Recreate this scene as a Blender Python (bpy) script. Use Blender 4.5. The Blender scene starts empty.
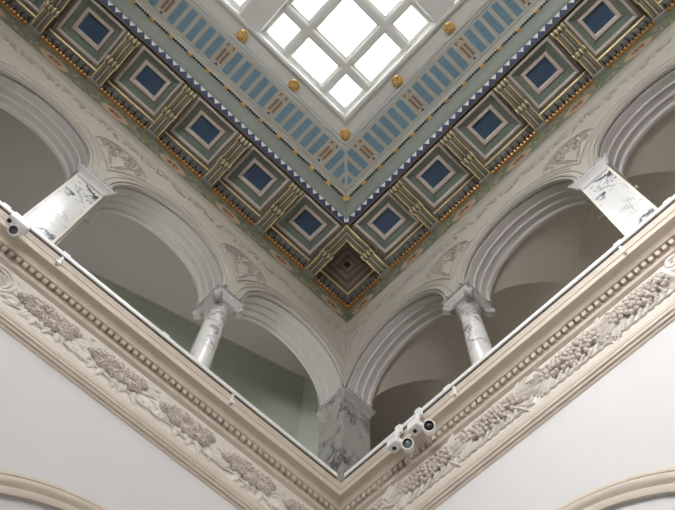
import bpy, bmesh, math, random
from mathutils import Vector, Matrix
random.seed(7)
PI = math.pi
S = 1.6            # metres per building unit
ZO = 1.6           # camera datum above the floor
L = 7.134          # room side in units
M0 = 0.933         # ceiling module
B0 = 0.767         # first bracket axis from the corner
COL = bpy.context.scene.collection
ORD = ['first', 'second', 'third', 'fourth', 'fifth', 'sixth', 'seventh', 'eighth']

# ------------------------------------------------------------------ materials
def mat(name, col, rough=.6, metal=0., var=.06, scale=6., bump=0., bscale=40., spec=.4):
    m = bpy.data.materials.new(name); m.use_nodes = True
    nt = m.node_tree; b = nt.nodes['Principled BSDF']
    b.inputs['Roughness'].default_value = rough; b.inputs['Metallic'].default_value = metal
    b.inputs['Specular IOR Level'].default_value = spec
    tc = nt.nodes.new('ShaderNodeTexCoord')
    n = nt.nodes.new('ShaderNodeTexNoise'); n.inputs['Scale'].default_value = scale; n.inputs['Detail'].default_value = 5
    nt.links.new(tc.outputs['Object'], n.inputs['Vector'])
    r = nt.nodes.new('ShaderNodeValToRGB')
    r.color_ramp.elements[0].position = .3; r.color_ramp.elements[1].position = .7
    r.color_ramp.elements[0].color = tuple(c*(1-var) for c in col)+(1,)
    r.color_ramp.elements[1].color = tuple(min(1, c*(1+var)) for c in col)+(1,)
    nt.links.new(n.outputs['Fac'], r.inputs['Fac']); nt.links.new(r.outputs['Color'], b.inputs['Base Color'])
    if bump:
        n2 = nt.nodes.new('ShaderNodeTexNoise'); n2.inputs['Scale'].default_value = bscale; n2.inputs['Detail'].default_value = 4
        nt.links.new(tc.outputs['Object'], n2.inputs['Vector'])
        bp = nt.nodes.new('ShaderNodeBump'); bp.inputs['Strength'].default_value = bump; bp.inputs['Distance'].default_value = .02
        nt.links.new(n2.outputs['Fac'], bp.inputs['Height']); nt.links.new(bp.outputs['Normal'], b.inputs['Normal'])
    return m

def marble(name, base, vein, warm, scale=2.2, width=.035, amount=1., rough=.18, mask=.42):
    m = bpy.data.materials.new(name); m.use_nodes = True
    nt = m.node_tree; b = nt.nodes['Principled BSDF']; b.inputs['Roughness'].default_value = rough
    N = nt.nodes.new; K = nt.links.new
    tc = N('ShaderNodeTexCoord')
    mp = N('ShaderNodeMapping'); mp.inputs['Rotation'].default_value = (.5, .7, .4); mp.inputs['Scale'].default_value = (1, 1, .75)
    K(tc.outputs['Object'], mp.inputs['Vector'])
    w = N('ShaderNodeTexNoise'); w.inputs['Scale'].default_value = 2.5; w.inputs['Detail'].default_value = 4
    K(mp.outputs[0], w.inputs['Vector'])
    mx = N('ShaderNodeMix'); mx.data_type = 'VECTOR'; mx.inputs['Factor'].default_value = .28
    K(mp.outputs[0], mx.inputs[4]); K(w.outputs['Color'], mx.inputs[5])
    def veins(sc, wd, det):
        n = N('ShaderNodeTexNoise'); n.inputs['Scale'].default_value = sc; n.inputs['Detail'].default_value = det; n.inputs['Roughness'].default_value = .55
        K(mx.outputs[1], n.inputs['Vector'])
        s = N('ShaderNodeMath'); s.operation = 'SUBTRACT'; s.inputs[1].default_value = .5; K(n.outputs['Fac'], s.inputs[0])
        a = N('ShaderNodeMath'); a.operation = 'ABSOLUTE'; K(s.outputs[0], a.inputs[0])
        r = N('ShaderNodeMapRange'); r.inputs['From Min'].default_value = 0; r.inputs['From Max'].default_value = wd
        r.inputs['To Min'].default_value = 1; r.inputs['To Max'].default_value = 0; K(a.outputs[0], r.inputs['Value'])
        return r
    v1 = veins(scale, width, 5); v2 = veins(scale*2.3, width*.7, 4)
    g = N('ShaderNodeTexNoise'); g.inputs['Scale'].default_value = scale*.9; K(mp.outputs[0], g.inputs['Vector'])
    gr = N('ShaderNodeMapRange'); gr.inputs['From Min'].default_value = mask; gr.inputs['From Max'].default_value = mask+.16; K(g.outputs['Fac'], gr.inputs['Value'])
    ad = N('ShaderNodeMath'); ad.operation = 'MULTIPLY_ADD'; ad.inputs[1].default_value = .45; K(v2.outputs[0], ad.inputs[0]); K(v1.outputs[0], ad.inputs[2])
    ml = N('ShaderNodeMath'); ml.operation = 'MULTIPLY'; K(ad.outputs[0], ml.inputs[0]); K(gr.outputs[0], ml.inputs[1])
    cl = N('ShaderNodeMath'); cl.operation = 'MULTIPLY'; cl.use_clamp = True; cl.inputs[1].default_value = amount; K(ml.outputs[0], cl.inputs[0])
    wn = N('ShaderNodeTexNoise'); wn.inputs['Scale'].default_value = scale*.7; wn.inputs['Detail'].default_value = 3; K(mx.outputs[1], wn.inputs['Vector'])
    wr = N('ShaderNodeMapRange'); wr.inputs['From Min'].default_value = .52; wr.inputs['From Max'].default_value = .75; K(wn.outputs['Fac'], wr.inputs['Value'])
    c1 = N('ShaderNodeMix'); c1.data_type = 'RGBA'; c1.inputs[6].default_value = base+(1,); c1.inputs[7].default_value = warm+(1,); K(wr.outputs[0], c1.inputs['Factor'])
    c2 = N('ShaderNodeMix'); c2.data_type = 'RGBA'; c2.inputs[7].default_value = vein+(1,); K(c1.outputs[2], c2.inputs[6]); K(cl.outputs[0], c2.inputs['Factor'])
    K(c2.outputs[2], b.inputs['Base Color'])
    return m

def painted(name):
    m = bpy.data.materials.new(name); m.use_nodes = True
    nt = m.node_tree; b = nt.nodes['Principled BSDF']; b.inputs['Roughness'].default_value = .7
    N = nt.nodes.new; K = nt.links.new
    tc = N('ShaderNodeTexCoord')
    n = N('ShaderNodeTexNoise'); n.inputs['Scale'].default_value = 5.5; n.inputs['Detail'].default_value = 3; n.inputs['Distortion'].default_value = 1.2
    K(tc.outputs['Object'], n.inputs['Vector'])
    r = N('ShaderNodeValToRGB'); cr = r.color_ramp
    for e, (p, c) in zip(cr.elements, ((.30, (.085, .115, .07, 1)), (.72, (.24, .24, .145, 1)))): e.position = p; e.color = c
    for p, c in ((.42, (.13, .17, .105, 1)), (.52, (.16, .19, .125, 1)), (.60, (.27, .20, .12, 1))):
        e = cr.elements.new(p); e.color = c
    K(n.outputs['Fac'], r.inputs['Fac']); K(r.outputs['Color'], b.inputs['Base Color'])
    return m

def emit(name, col, s):
    m = bpy.data.materials.new(name); m.use_nodes = True
    nt = m.node_tree; b = nt.nodes['Principled BSDF']
    b.inputs['Base Color'].default_value = (.9, .9, .9, 1); b.inputs['Roughness'].default_value = .3
    b.inputs['Emission Color'].default_value = col+(1,); b.inputs['Emission Strength'].default_value = s
    return m

CREAM = mat('dimmed_cream_plaster', (.42, .388, .333), .55, var=.04, bump=.15, bscale=30)  # arcade plaster, colour darkened for the weaker light up there
CORN = mat('cornice_plaster', (.64, .56, .47), .5, var=.04, bump=.05)
FRZ = mat('relief_plaster', (.74, .69, .63), .6, var=.05, scale=14)
FRUIT = mat('fruit_plaster', (.60, .53, .46), .6, var=.10, scale=25)
SOFF = mat('arch_plaster', (.50, .47, .45), .55, var=.03, bump=.04)
WALL = mat('off_white_wall', (.70, .685, .675), .7, var=.015, scale=1.5)
GREENW = mat('sage_green_wall', (.52, .56, .47), .7, var=.03)
GREYC = mat('grey_gallery_ceiling', (.38, .36, .34), .7, var=.02)
VAULT = mat('taupe_vault', (.50, .46, .395), .7, var=.03)
TAUPE = mat('taupe_wall', (.36, .31, .26), .7, var=.03)
FLOOR = mat('stone_floor', (.20, .185, .165), .5, var=.08)
TAN = mat('coffer_brown', (.30, .25, .215), .6, var=.12, scale=20)
LTAN = mat('coffer_pale_frame', (.66, .59, .53), .6, var=.10, scale=20)
CGREEN = mat('coffer_green', (.20, .245, .21), .6, var=.15, scale=20)
CORNB = mat('coffer_corner_brown', (.20, .15, .125), .6, var=.2, scale=20)
NAVY = mat('coffer_navy', (.055, .095, .165), .5, var=.2, scale=30)
GOLD = mat('gilding', (.72, .48, .18), .34, metal=.85, var=.15, scale=25)
PGOLD = mat('pale_gilding', (.88, .70, .38), .36, metal=.5, var=.2, scale=25)
ORGOLD = mat('orange_gilding', (.66, .38, .13), .35, metal=.6, var=.3, scale=40)
BODY = mat('bracket_green_grey', (.24, .235, .19), .5, var=.15, scale=20)
BLOCK = mat('grey_block', (.25, .25, .22), .6, var=.1)
DENT = mat('dentil_grey_green', (.18, .18, .16), .6, var=.15)
DARK = mat('dark_inlay', (.02, .025, .035), .5, var=.1)
PGREEN = mat('pale_green_band', (.26, .29, .255), .6, var=.05)
STONE = mat('pale_green_stone', (.48, .475, .425), .6, var=.05)
SBLUE = mat('strip_blue', (.15, .255, .33), .5, var=.15, scale=12)
SBROWN = mat('strip_brown', (.22, .155, .10), .6, var=.15)
ZBLUE = mat('zigzag_blue', (.05, .075, .15), .5, var=.15)
WHITE = mat('painted_white', (.82, .82, .80), .45, var=.02)
SKYF = mat('skylight_paint', (.56, .56, .53), .45, var=.02)
METALW = mat('white_enamel', (.86, .86, .85), .3, var=.01)
BLACK = mat('black_aperture', (.01, .01, .012), .3, var=.1)
LENS = mat('lamp_glass', (.16, .19, .19), .1, var=.1)
BROWN = mat('bracket_brown', (.15, .11, .075), .6, var=.2, scale=20)
PALEB = mat('bracket_pale_rib', (.44, .41, .30), .5, var=.12, scale=20)
PFRZ = painted('painted_green_frieze')
MEDT = mat('medallion_tan', (.46, .34, .235), .7, var=.15, scale=20)
MEDR = mat('medallion_red', (.28, .13, .08), .7, var=.2, scale=20)
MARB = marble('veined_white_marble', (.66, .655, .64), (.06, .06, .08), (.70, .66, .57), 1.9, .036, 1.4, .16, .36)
MARB_SHADE = marble('shade_darkened_marble', (.40, .385, .36), (.12, .12, .12), (.38, .33, .25), 2.6, .06, 1.0, .2)  # corner pier marble, its colour darkened for the shade it stands in
MARBC = marble('column_marble', (.74, .73, .70), (.27, .27, .30), (.66, .60, .45), 3.2, .06, .9, .12)
MEDGE = mat('cream_marble_edge', (.74, .70, .60), .2, var=.05)
CAPM = mat('capital_stone', (.46, .45, .43), .4, var=.06)
GLOW = emit('opal_skylight_glass', (.97, .985, 1.0), 9.0)
GLOWN = emit('added_window_glow', (.97, .975, 1.), 26.0)  # glow of the added window behind the viewer

# ------------------------------------------------------------------ helpers
def mesh_obj(name, bm, mats, parent=None, loc=None, smooth=35, world=True):
    """Vertices are in building units.  Top-level meshes: world units; children: local units."""
    if not isinstance(mats, (list, tuple)): mats = [mats]
    bmesh.ops.recalc_face_normals(bm, faces=bm.faces)
    me = bpy.data.meshes.new(name)
    if parent is None:
        o0 = Vector(loc) if loc else Vector((0, 0, -1))
        for v in bm.verts: v.co = (v.co-o0)*S
    else:
        for v in bm.verts: v.co = v.co*S
    bm.to_mesh(me); bm.free()
    for m in mats: me.materials.append(m)
    if smooth:
        for p in me.polygons: p.use_smooth = True
        me.set_sharp_from_angle(angle=math.radians(smooth))
    o = bpy.data.objects.new(name, me); COL.objects.link(o)
    if parent is None: o.location = (o0.x*S, o0.y*S, o0.z*S+ZO)
    else: o.parent = parent
    return o

def struct(name, bm, mats, smooth=35):
    o = mesh_obj(name, bm, mats, smooth=smooth); o['kind'] = 'structure'; return o

def tag(o, label, cat, group=None):
    o['label'] = label; o['category'] = cat
    if group: o['group'] = group
    return o

def thing(name, label, cat, loc, rz=0, group=None):
    o = bpy.data.objects.new(name, None); COL.objects.link(o); o.empty_display_size = .1
    o.location = (loc[0]*S, loc[1]*S, loc[2]*S+ZO); o.rotation_euler = (0, 0, rz)
    return tag(o, label, cat, group)

def dup(root, loc, rz, label):
    r = root.copy(); COL.objects.link(r); r.location = (loc[0]*S, loc[1]*S, loc[2]*S+ZO); r.rotation_euler = (0, 0, rz)
    r['label'] = label
    for ch in list(root.children):
        c = ch.copy(); COL.objects.link(c); c.parent = r
        for g in list(ch.children):
            d = g.copy(); COL.objects.link(d); d.parent = c
    return r

LEFT = lambda s, d, z: Vector((d, -s, z))
RIGHT = lambda s, d, z: Vector((s, -d, z))
ROT = {'left': -PI/2, 'right': PI}          # local +Y points out of the wall into the hall
PH = {'left': -.015, 'right': .0}
SIDES = (('left', LEFT), ('right', RIGHT))
LOC = lambda x, y, z: Vector((x, y, z))

def quad(bm, pts, mi=0):
    f = bm.faces.new([bm.verts.new(p) for p in pts]); f.material_index = mi; return f

def box(bm, a, b, F=LOC, mi=0):
    v = [bm.verts.new(F(x, y, z)) for z in (a[2], b[2]) for y in (a[1], b[1]) for x in (a[0], b[0])]
    for q in ((0, 1, 3, 2), (4, 6, 7, 5), (0, 4, 5, 1), (2, 3, 7, 6), (0, 2, 6, 4), (1, 5, 7, 3)):
        bm.faces.new([v[i] for i in q]).material_index = mi

def ring(bm, prof, mi=0, mis=None):
    """Sweep a (distance from wall, height) profile round the four walls."""
    rows = []
    for d, z in prof:
        rows.append([bm.verts.new((x, y, z)) for x, y in ((d, -d), (L-d, -d), (L-d, -(L-d)), (d, -(L-d)))])
    for i in range(len(prof)-1):
        for k in range(4):
            f = bm.faces.new((rows[i][k], rows[i][(k+1) % 4], rows[i+1][(k+1) % 4], rows[i+1][k]))
            f.material_index = mis[i] if mis else mi

def lathe(bm, prof, c=(0, 0), n=28, F=LOC, mi=0, cap=False):
    rows = [[bm.verts.new(F(c[0]+r*math.cos(2*PI*k/n), c[1]+r*math.sin(2*PI*k/n), z)) for k in range(n)] for r, z in prof]
    for i in range(len(prof)-1):
        for k in range(n):
            bm.faces.new((rows[i][k], rows[i][(k+1) % n], rows[i+1][(k+1) % n], rows[i+1][k])).material_index = mi
    if cap:
        bm.faces.new(rows[0]).material_index = mi; bm.faces.new(rows[-1]).material_index = mi

def sq_lathe(bm, prof, hx, hy, c=(0, 0), mi=0, cap=True):
    """Square mouldings: profile (outset, z) round a rectangle hx, hy."""
    rows = [[bm.verts.new((c[0]+sx*(hx+o), c[1]+sy*(hy+o), z)) for sx, sy in ((-1, -1), (1, -1), (1, 1), (-1, 1))] for o, z in prof]
    for i in range(len(prof)-1):
        for k in range(4):
            bm.faces.new((rows[i][k], rows[i][(k+1) % 4], rows[i+1][(k+1) % 4], rows[i+1][k])).material_index = mi
    if cap:
        bm.faces.new(rows[0]).material_index = mi; bm.faces.new(rows[-1]).material_index = mi

def tube(bm, pts, r, n=6, mi=0, taper=None):
    pts = [Vector(p) for p in pts]; rows = []
    ref = Vector((.31, .17, .93))
    for i, p in enumerate(pts):
        t = (pts[min(i+1, len(pts)-1)]-pts[max(i-1, 0)]).normalized()
        a = t.cross(ref).normalized(); b = t.cross(a)
        rr = r if taper is None else r*(1-(1-taper)*i/(len(pts)-1))
        rows.append([bm.verts.new(p+a*rr*math.cos(2*PI*k/n)+b*rr*math.sin(2*PI*k/n)) for k in range(n)])
    for i in range(len(pts)-1):
        for k in range(n):
            bm.faces.new((rows[i][k], rows[i][(k+1) % n], rows[i+1][(k+1) % n], rows[i+1][k])).material_index = mi
    bm.faces.new(rows[0]).material_index = mi; bm.faces.new(rows[-1]).material_index = mi

def ball(bm, c, r, sub=1, sc=(1, 1, 1), mi=0):
    mtx = Matrix.Translation(Vector(c)) @ Matrix.Diagonal((*sc, 1))
    g = bmesh.ops.create_icosphere(bm, subdivisions=sub, radius=r, matrix=mtx)
    for v in g['verts']:
        for f in v.link_faces: f.material_index = mi

def leaf(bm, F, s, z, ang, ln, wd, d0=.002, h=.012, curl=0., mi=0):
    """A pointed, ridged leaf lying on the wall, base at (s,z)."""
    seg = 3; mid = []; lf = []; rt = []
    x, y, a = s, z, ang
    for i in range(seg+1):
        t = i/seg
        w = wd*.5*math.sin(PI*(.12+.88*t))if t < 1 else 0
        nx, ny = -math.sin(a), math.cos(a)
        hh = h*(.5+.9*math.sin(PI*min(t*.9+.1, 1)))
        mid.append(bm.verts.new(F(x, d0+hh, y)))
        if i < seg:
            lf.append(bm.verts.new(F(x+nx*w, d0, y+ny*w))); rt.append(bm.verts.new(F(x-nx*w, d0, y-ny*w)))
        x += math.cos(a)*ln/seg; y += math.sin(a)*ln/seg; a += curl/seg
    tip = mid[-1]
    for i in range(seg-1):
        bm.faces.new((lf[i], mid[i], mid[i+1], lf[i+1])); bm.faces.new((mid[i], rt[i], rt[i+1], mid[i+1]))
    bm.faces.new((lf[-1], mid[-2], tip)); bm.faces.new((mid[-2], rt[-1], tip))

def lens(bm, F, s, z, ang, ln, wd, h, d0=0., sub=2):
    g = bmesh.ops.create_icosphere(bm, subdivisions=sub, radius=1)
    ca, sa = math.cos(ang), math.sin(ang)
    for v in g['verts']:
        x, y, w = v.co
        k = (1-.45*abs(x)**2)
        a, b = x*ln*.5+ln*.5, y*wd*.5*k
        v.co = F(s+a*ca-b*sa, d0+max(w, -.15)*h*(.55+.45*k), z+a*sa+b*ca)

def spiral(F, s, z, r0, turns, a0, d, sgn=1, n=20, tail=0):
    pts = []
    for i in range(n+1):
        t = i/n; r = r0*(1-.85*t); a = a0+sgn*turns*2*PI*t
        pts.append(F(s+r*math.cos(a), d, z+r*math.sin(a)))
    return pts

# ------------------------------------------------------------------ floor, lower walls
bm = bmesh.new(); quad(bm, [(-.4, .4, -1), (L+.4, .4, -1), (L+.4, -L-.4, -1), (-.4, -L-.4, -1)]); struct('floor', bm, FLOOR)

ARC_R, ARC_C = 1.74, 1.76                 # blind arches of the lower wall
def arc_z(s, c, r, zs): return zs+math.sqrt(max(r*r-(s-c)**2, 0))

def wall_with_arches(bm, F, d, s0, s1, ztop, arches, zspring, zbot=None, n=48):
    """Sheet at depth d with round-headed openings (c, r); below the springing only piers if zbot is given."""
    prev = s0
    for c, r in arches:
        a, b = max(c-r, s0), min(c+r, s1)
        zb = zspring if zbot is None else zbot
        if a > prev+1e-5: quad(bm, [F(prev, d, zb), F(a, d, zb), F(a, d, ztop), F(prev, d, ztop)])
        ss = [c-r*math.cos(PI*i/n) for i in range(n+1)]
        ss = [s for s in ss if a-1e-6 <= s <= b+1e-6]
        for u, v in zip(ss, ss[1:]):
            quad(bm, [F(u, d, arc_z(u, c, r, zspring)), F(v, d, arc_z(v, c, r, zspring)), F(v, d, ztop), F(u, d, ztop)])
        prev = b
    zb = zspring if zbot is None else zbot
    if s1 > prev+1e-5: quad(bm, [F(prev, d, zb), F(s1, d, zb), F(s1, d, ztop), F(prev, d, ztop)])

def arch_sweep(bm, F, c, r, zs, prof, s_min=None, n=56, a0=0, a1=PI, mi=0, stilt=None):
    """prof: list of (radial offset, d). Sweeps round the semicircle of centre c."""
    rows = []
    angs = [a0+(a1-a0)*i/n for i in range(n+1)]
    for off, d in prof:
        row = []
        if stilt is not None: row.append((c+(r+off), stilt))
        for a in angs: row.append((c+(r+off)*math.cos(a), zs+(r+off)*math.sin(a)))
        if stilt is not None: row.append((c-(r+off), stilt))
        if s_min is not None: row = [(max(s, s_min), z) for s, z in row]
        rows.append([bm.verts.new(F(s, d, z)) for s, z in row])
    for i in range(len(prof)-1):
        for k in range(len(rows[i])-1):
            bm.faces.new((rows[i][k], rows[i][k+1], rows[i+1][k+1], rows[i+1][k])).material_index = mi

LZ = 2.16
for side, F in SIDES:
    bm = bmesh.new()
    ar = [(ARC_C, ARC_R-.17), (L-ARC_C, ARC_R-.17)]
    wall_with_arches(bm, F, 0, 0, L, 5.42, ar, LZ, -1)
    for c, r in ar:
        arch_sweep(bm, F, c, r, LZ, [(0, 0), (0, -.008)], stilt=-1)
        quad(bm, [F(c-r-.02, -.008, -1), F(c+r+.02, -.008, -1), F(c+r+.02, -.008, LZ+r+.02), F(c-r-.02, -.008, LZ+r+.02)])
    struct('wall_'+side, bm, WALL)
    bm = bmesh.new()
    for c, r in ar:
        arch_sweep(bm, F, c, ARC_R, LZ, [(0, 0), (0, .012), (-.012, .018), (-.03, .018), (-.036, .008), (-.04, .008), (-.05, .03), (-.07, .036), (-.095, .028), (-.112, .012), (-.118, .012),
                                         (-.122, .024), (-.15, .026), (-.17, .02), (-.17, 0)], s_min=.0, stilt=-1)
    struct('trim_'+('1' if side == 'left' else '2'), bm, CORN)
bm = bmesh.new()
quad(bm, [(0, -L, -1), (L, -L, -1), (L, -L, 10.3), (0, -L, 10.3)]); struct('wall_near', bm, WALL)
bm = bmesh.new()
quad(bm, [(L, 0, -1), (L, -L, -1), (L, -L, 10.3), (L, 0, 10.3)]); struct('wall_far_right', bm, WALL)

# ------------------------------------------------------------------ balcony entablature
bm = bmesh.new()
prof = [(0, 4.69), (.012, 4.70), (.014, 4.712), (.03, 4.716), (.034, 4.735), (.048, 4.742), (.048, 4.766), (.022, 4.772), (.022, 4.786), (.036, 4.79), (.044, 4.815), (.036, 4.845), (.022, 4.87), (.022, 4.888), (.012, 4.895), (.008, 4.912), (0, 4.914)]
ring(bm, prof)
struct('trim_3', bm, CORN)
bm = bmesh.new(); ring(bm, [(0.001, 4.90), (0.001, 5.35)]); struct('trim_4', bm, FRZ)          # frieze ground
bm = bmesh.new()
cv = [(.072+.07*(1-math.cos(a)), 5.452+.048*math.sin(a)) for a in [PI/2*i/8 for i in range(9)]]
prof = [(0, 5.325), (.012, 5.33), (.010, 5.336), (.024, 5.342), (.030, 5.348), (.030, 5.385), (.034, 5.388), (.034, 5.392), (.012, 5.394), (.012, 5.447), (.064, 5.449), (.068, 5.452)]+cv+[(.142, 5.494), (.162, 5.494), (.165, 5.500), (.140, 5.552), (.125, 5.555), (.086, 5.552), (.086, 5.566), (.096, 5.68), (.104, 5.684), (.104, 5.70), (.112, 5.715), (.112, 5.752), (-.40, 5.755)]
ring(bm, prof)
for side, F in SIDES:
    s = .075
    while s < L-.05:
        box(bm, (s, .010, 5.396), (s+.038, .060, 5.4485), F); s += .064
struct('trim_5', bm, CORN)

# ------------------------------------------------------------------ arcade walls
R1, ZS, T = .775, 7.62, .38
CEN = [.79, 2.637, 4.497, L-.79]
COLS = [1.71, L-1.71]; PIERS = [3.567]
for i, (side, F) in enumerate(SIDES):
    bm = bmesh.new()
    wall_with_arches(bm, F, 0, 0, L, 9.30, [(c, R1) for c in CEN], ZS)
    wall_with_arches(bm, F, -T, -T, L+T, 9.75, [(c, R1-.04) for c in CEN], ZS)
    for s0, s1 in ((CEN[0]+R1, CEN[1]-R1), (CEN[1]+R1, CEN[2]-R1), (CEN[2]+R1, CEN[3]-R1), (-T, CEN[0]-R1)):
        box(bm, (s0-.035 if s0 > 0 else s0, -T, ZS-.001), (s1+.035, 0 if s0 > 0 else -.001, ZS), F)
    struct('wall_%s_arcade' % side, bm, CREAM)
    bm = bmesh.new()                                       # stepped soffits
    sp = [(0, .004), (-.004, -.012), (.022, -.016), (.026, -.045), (.006, -.052), (.003, -.055), (.002, -.075), (.004, -.14), (-.002, -.148), (-.012, -.152), (-.014, -.166),
          (-.004, -.172), (-.005, -.235), (-.014, -.245), (-.022, -.25), (-.024, -.266), (-.014, -.272), (-.016, -.325), (-.03, -.335), (-.042, -.345), (-.042, -T)]
    for c in CEN: arch_sweep(bm, F, c, R1, ZS, sp, s_min=-T)
    struct('trim_%d' % (6+i), bm, SOFF)
    bm = bmesh.new()                                       # archivolts on the face
    for c in CEN:
        arch_sweep(bm, F, c, R1, ZS, [(0, 0), (-.002, .014), (.012, .020), (.020, .012), (.026, .012), (.030, .030), (.044, .036), (.055, .028), (.058, .014), (.095, .012), (.100, .022), (.112, .026), (.122, .020), (.124, .004), (.124, 0)], s_min=0)
        for r in (.155, .20):                               # fine border lines of the stippled band
            arch_sweep(bm, F, c, R1, ZS, [(r, 0), (r, .008), (r+.008, .008), (r+.008, 0)], s_min=0, a0=.50, a1=PI-.50)
    struct('trim_%d' % (8+i), bm, CREAM)

# top moulding, painted frieze, bed mould
bm = bmesh.new()
ring(bm, [(0, 9.02), (.008, 9.025), (.008, 9.045), (.004, 9.05), (.004, 9.17), (.012, 9.175), (.018, 9.185), (.018, 9.20), (.036, 9.205), (.040, 9.215), (.026, 9.262), (0, 9.275)])
struct('trim_10', bm, CREAM)
bm = bmesh.new(); ring(bm, [(0.0, 9.26), (0.0, 9.80)])
for side, F in SIDES:
    for k in range(-1, 7):
        sc = B0+M0*(k+.5)
        if side == 'left' and k < 0: pass
        for a, b, dd, mi in ((.205, .125, .004, 1), (.100, .058, .006, 2), (.078, .042, .008, 1)):
            n = 28; ctr = bm.verts.new(F(sc, dd, 9.47)); vs = []
            for q in range(n):
                wob = 1+(.10*math.sin(5*2*PI*q/n) if mi == 2 else 0)
                vs.append(bm.verts.new(F(max(sc+a*wob*math.cos(2*PI*q/n), .01), dd, 9.47+b*wob*math.sin(2*PI*q/n))))
            for q in range(n): bm.faces.new((ctr, vs[q], vs[(q+1) % n])).material_index = mi
        for q in range(5):                                  # figure strokes
            a = q*2*PI/5+.3
            tube(bm, [F(max(sc+.02*math.cos(a), .01), .010, 9.47+.01*math.sin(a)), F(max(sc+.085*math.cos(a+.4), .01), .010, 9.47+.045*math.sin(a+.4))], .011, 5, 2)
        for sg in (-1, 1):                                  # painted sprigs beside each medallion
            for q in range(6):
                ss, zz = sc+sg*(.25+.035*q), 9.47+.06*math.sin(q*2.1)
                if ss > .05: leaf(bm, F, ss, zz, q*1.3, .07, .03, .001, .002, .8); bm.faces.ensure_lookup_table(); [setattr(f, 'material_index', 1 if q % 2 else 3) for f in bm.faces[-6:]]
struct('trim_11', bm, [PFRZ, MEDT, MEDR, CGREEN])

bm = bmesh.new()
ring(bm, [(0, 9.71), (.016, 9.715), (.022, 9.725), (.024, 9.765), (.028, 9.775), (.030, 9.785)], 4)
ring(bm, [(.030, 9.785), (.044, 9.79), (.044, 9.90)], 2)
ring(bm, [(.044, 9.90), (.088, 9.905), (.092, 9.935)], 0)
ring(bm, [(.092, 9.935), (.098, 9.94)], 0)
ring(bm, [(.098, 9.94), (.112, 9.948), (.114, 9.962), (.11, 9.98)], 3)
ring(bm, [(.11, 9.98), (.11, 10.14)], 0)
for side, F in SIDES:
    s = .07
    while s < 6.4:
        box(bm, (s, .044, 9.795), (s+.068, .088, 9.90), F, 0); s += .0933
    s = .05
    while s < 6.4:
        ball(bm, F(s, .034, 9.752), .022, 1, (1, 1, 1.0), 1); s += .054
struct('trim_12', bm, [DENT, ORGOLD, DARK, PGOLD, mat('brown_bead_ground', (.30, .16, .06), .5, metal=.3, var=.2)])

# ------------------------------------------------------------------ ceiling: corona, zigzag, cyma, blue-strip band, skylight frame
bm = bmesh.new()
ring(bm, [(-.6, 10.14), (.9, 10.14)])
ring(bm, [(.775, 10.14), (.775, 10.0), (.80, 10.0), (.805, 9.965), (.825, 9.955)])
struct('ceiling', bm, TAN)
bm = bmesh.new()
ring(bm, [(.825, 9.955), (.836, 9.95), (.880, 9.998), (.89, 10.02)], 0)
for side, F in SIDES:
    p = M0/8; s = .83+p*.5
    while s < 6.3:
        def zz(t, e): return (.836+.044*t+.004+e*.7, 9.95+.048*t-.004-e*.7)
        d0, z0 = zz(.10, 0); d1, z1 = zz(.98, .004); dm, zm = zz(.75, .016)
        vs = [bm.verts.new(F(s-.046, d1, z1)), bm.verts.new(F(s+.046, d1, z1)), bm.verts.new(F(s, d0, z0)), bm.verts.new(F(s, dm, zm))]
        for q in ((0, 1, 3), (1, 2, 3), (2, 0, 3)): bm.faces.new([vs[w] for w in q]).material_index = 1
        s += p
struct('trim_13', bm, [ZBLUE, WHITE])
bm = bmesh.new()
cy = [(.89+.135*t, 10.02+.17*(t**1.6)) for t in [i/8 for i in range(9)]]
ring(bm, [(.886, 10.006)]+cy+[(1.028, 10.195)], 0)
ring(bm, [(1.028, 10.195), (1.03, 10.20), (1.060, 10.225)], 1)
ring(bm, [(1.060, 10.225), (1.07, 10.24), (1.085, 10.245), (1.09, 10.29), (1.10, 10.3)], 2)
for side, F in SIDES:
    p = M0/3; s = B0+M0-2*p
    while s < 6.1:
        box(bm, (s-.034, 1.022, 10.168), (s+.034, 1.060, 10.218), F, 3)
        for q in range(1, 8):
            ball(bm, F(s+p*q/8, 1.042, 10.203), .020, 1, (1, 1, 1), 4)
        for q in range(0, 8):
            ball(bm, F(s+p*(q+.5)/8, 1.052, 10.216), .008, 1, (1, 1, 1), 2)
        s += p
struct('trim_14', bm, [PGREEN, STONE, STONE, GOLD, DARK])

def clip_poly(poly, keep):
    out = []
    for i in range(len(poly)):
        a, b = poly[i], poly[(i+1) % len(poly)]
        ka, kb = keep(a), keep(b)
        if ka >= 0: out.append(a)
        if ka*kb < 0:
            t = ka/(ka-kb); out.append((a[0]+(b[0]-a[0])*t, a[1]+(b[1]-a[1])*t))
    return out
bm = bmesh.new()
ring(bm, [(1.10, 10.3), (1.53, 10.3)], 0)
ring(bm, [(1.115, 10.3), (1.118, 10.288), (1.132, 10.288), (1.135, 10.3)], 0)
def inlay(F, pts, mi, z=10.2965, mitre=.028):
    pts = clip_poly(pts, lambda p: p[0]-p[1]-mitre)
    pts = clip_poly(pts, lambda p: (L-p[0])-p[1]-mitre)
    if len(pts) < 3: return
    lo = [bm.verts.new(F(s, d, z)) for s, d in pts]; hi = [bm.verts.new(F(s, d, 10.3)) for s, d in pts]
    bm.faces.new(lo).material_index = mi
    for i in range(len(pts)): bm.faces.new((lo[i], lo[(i+1) % len(pts)], hi[(i+1) % len(pts)], hi[i])).material_index = mi
p6 = M0/6
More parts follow.
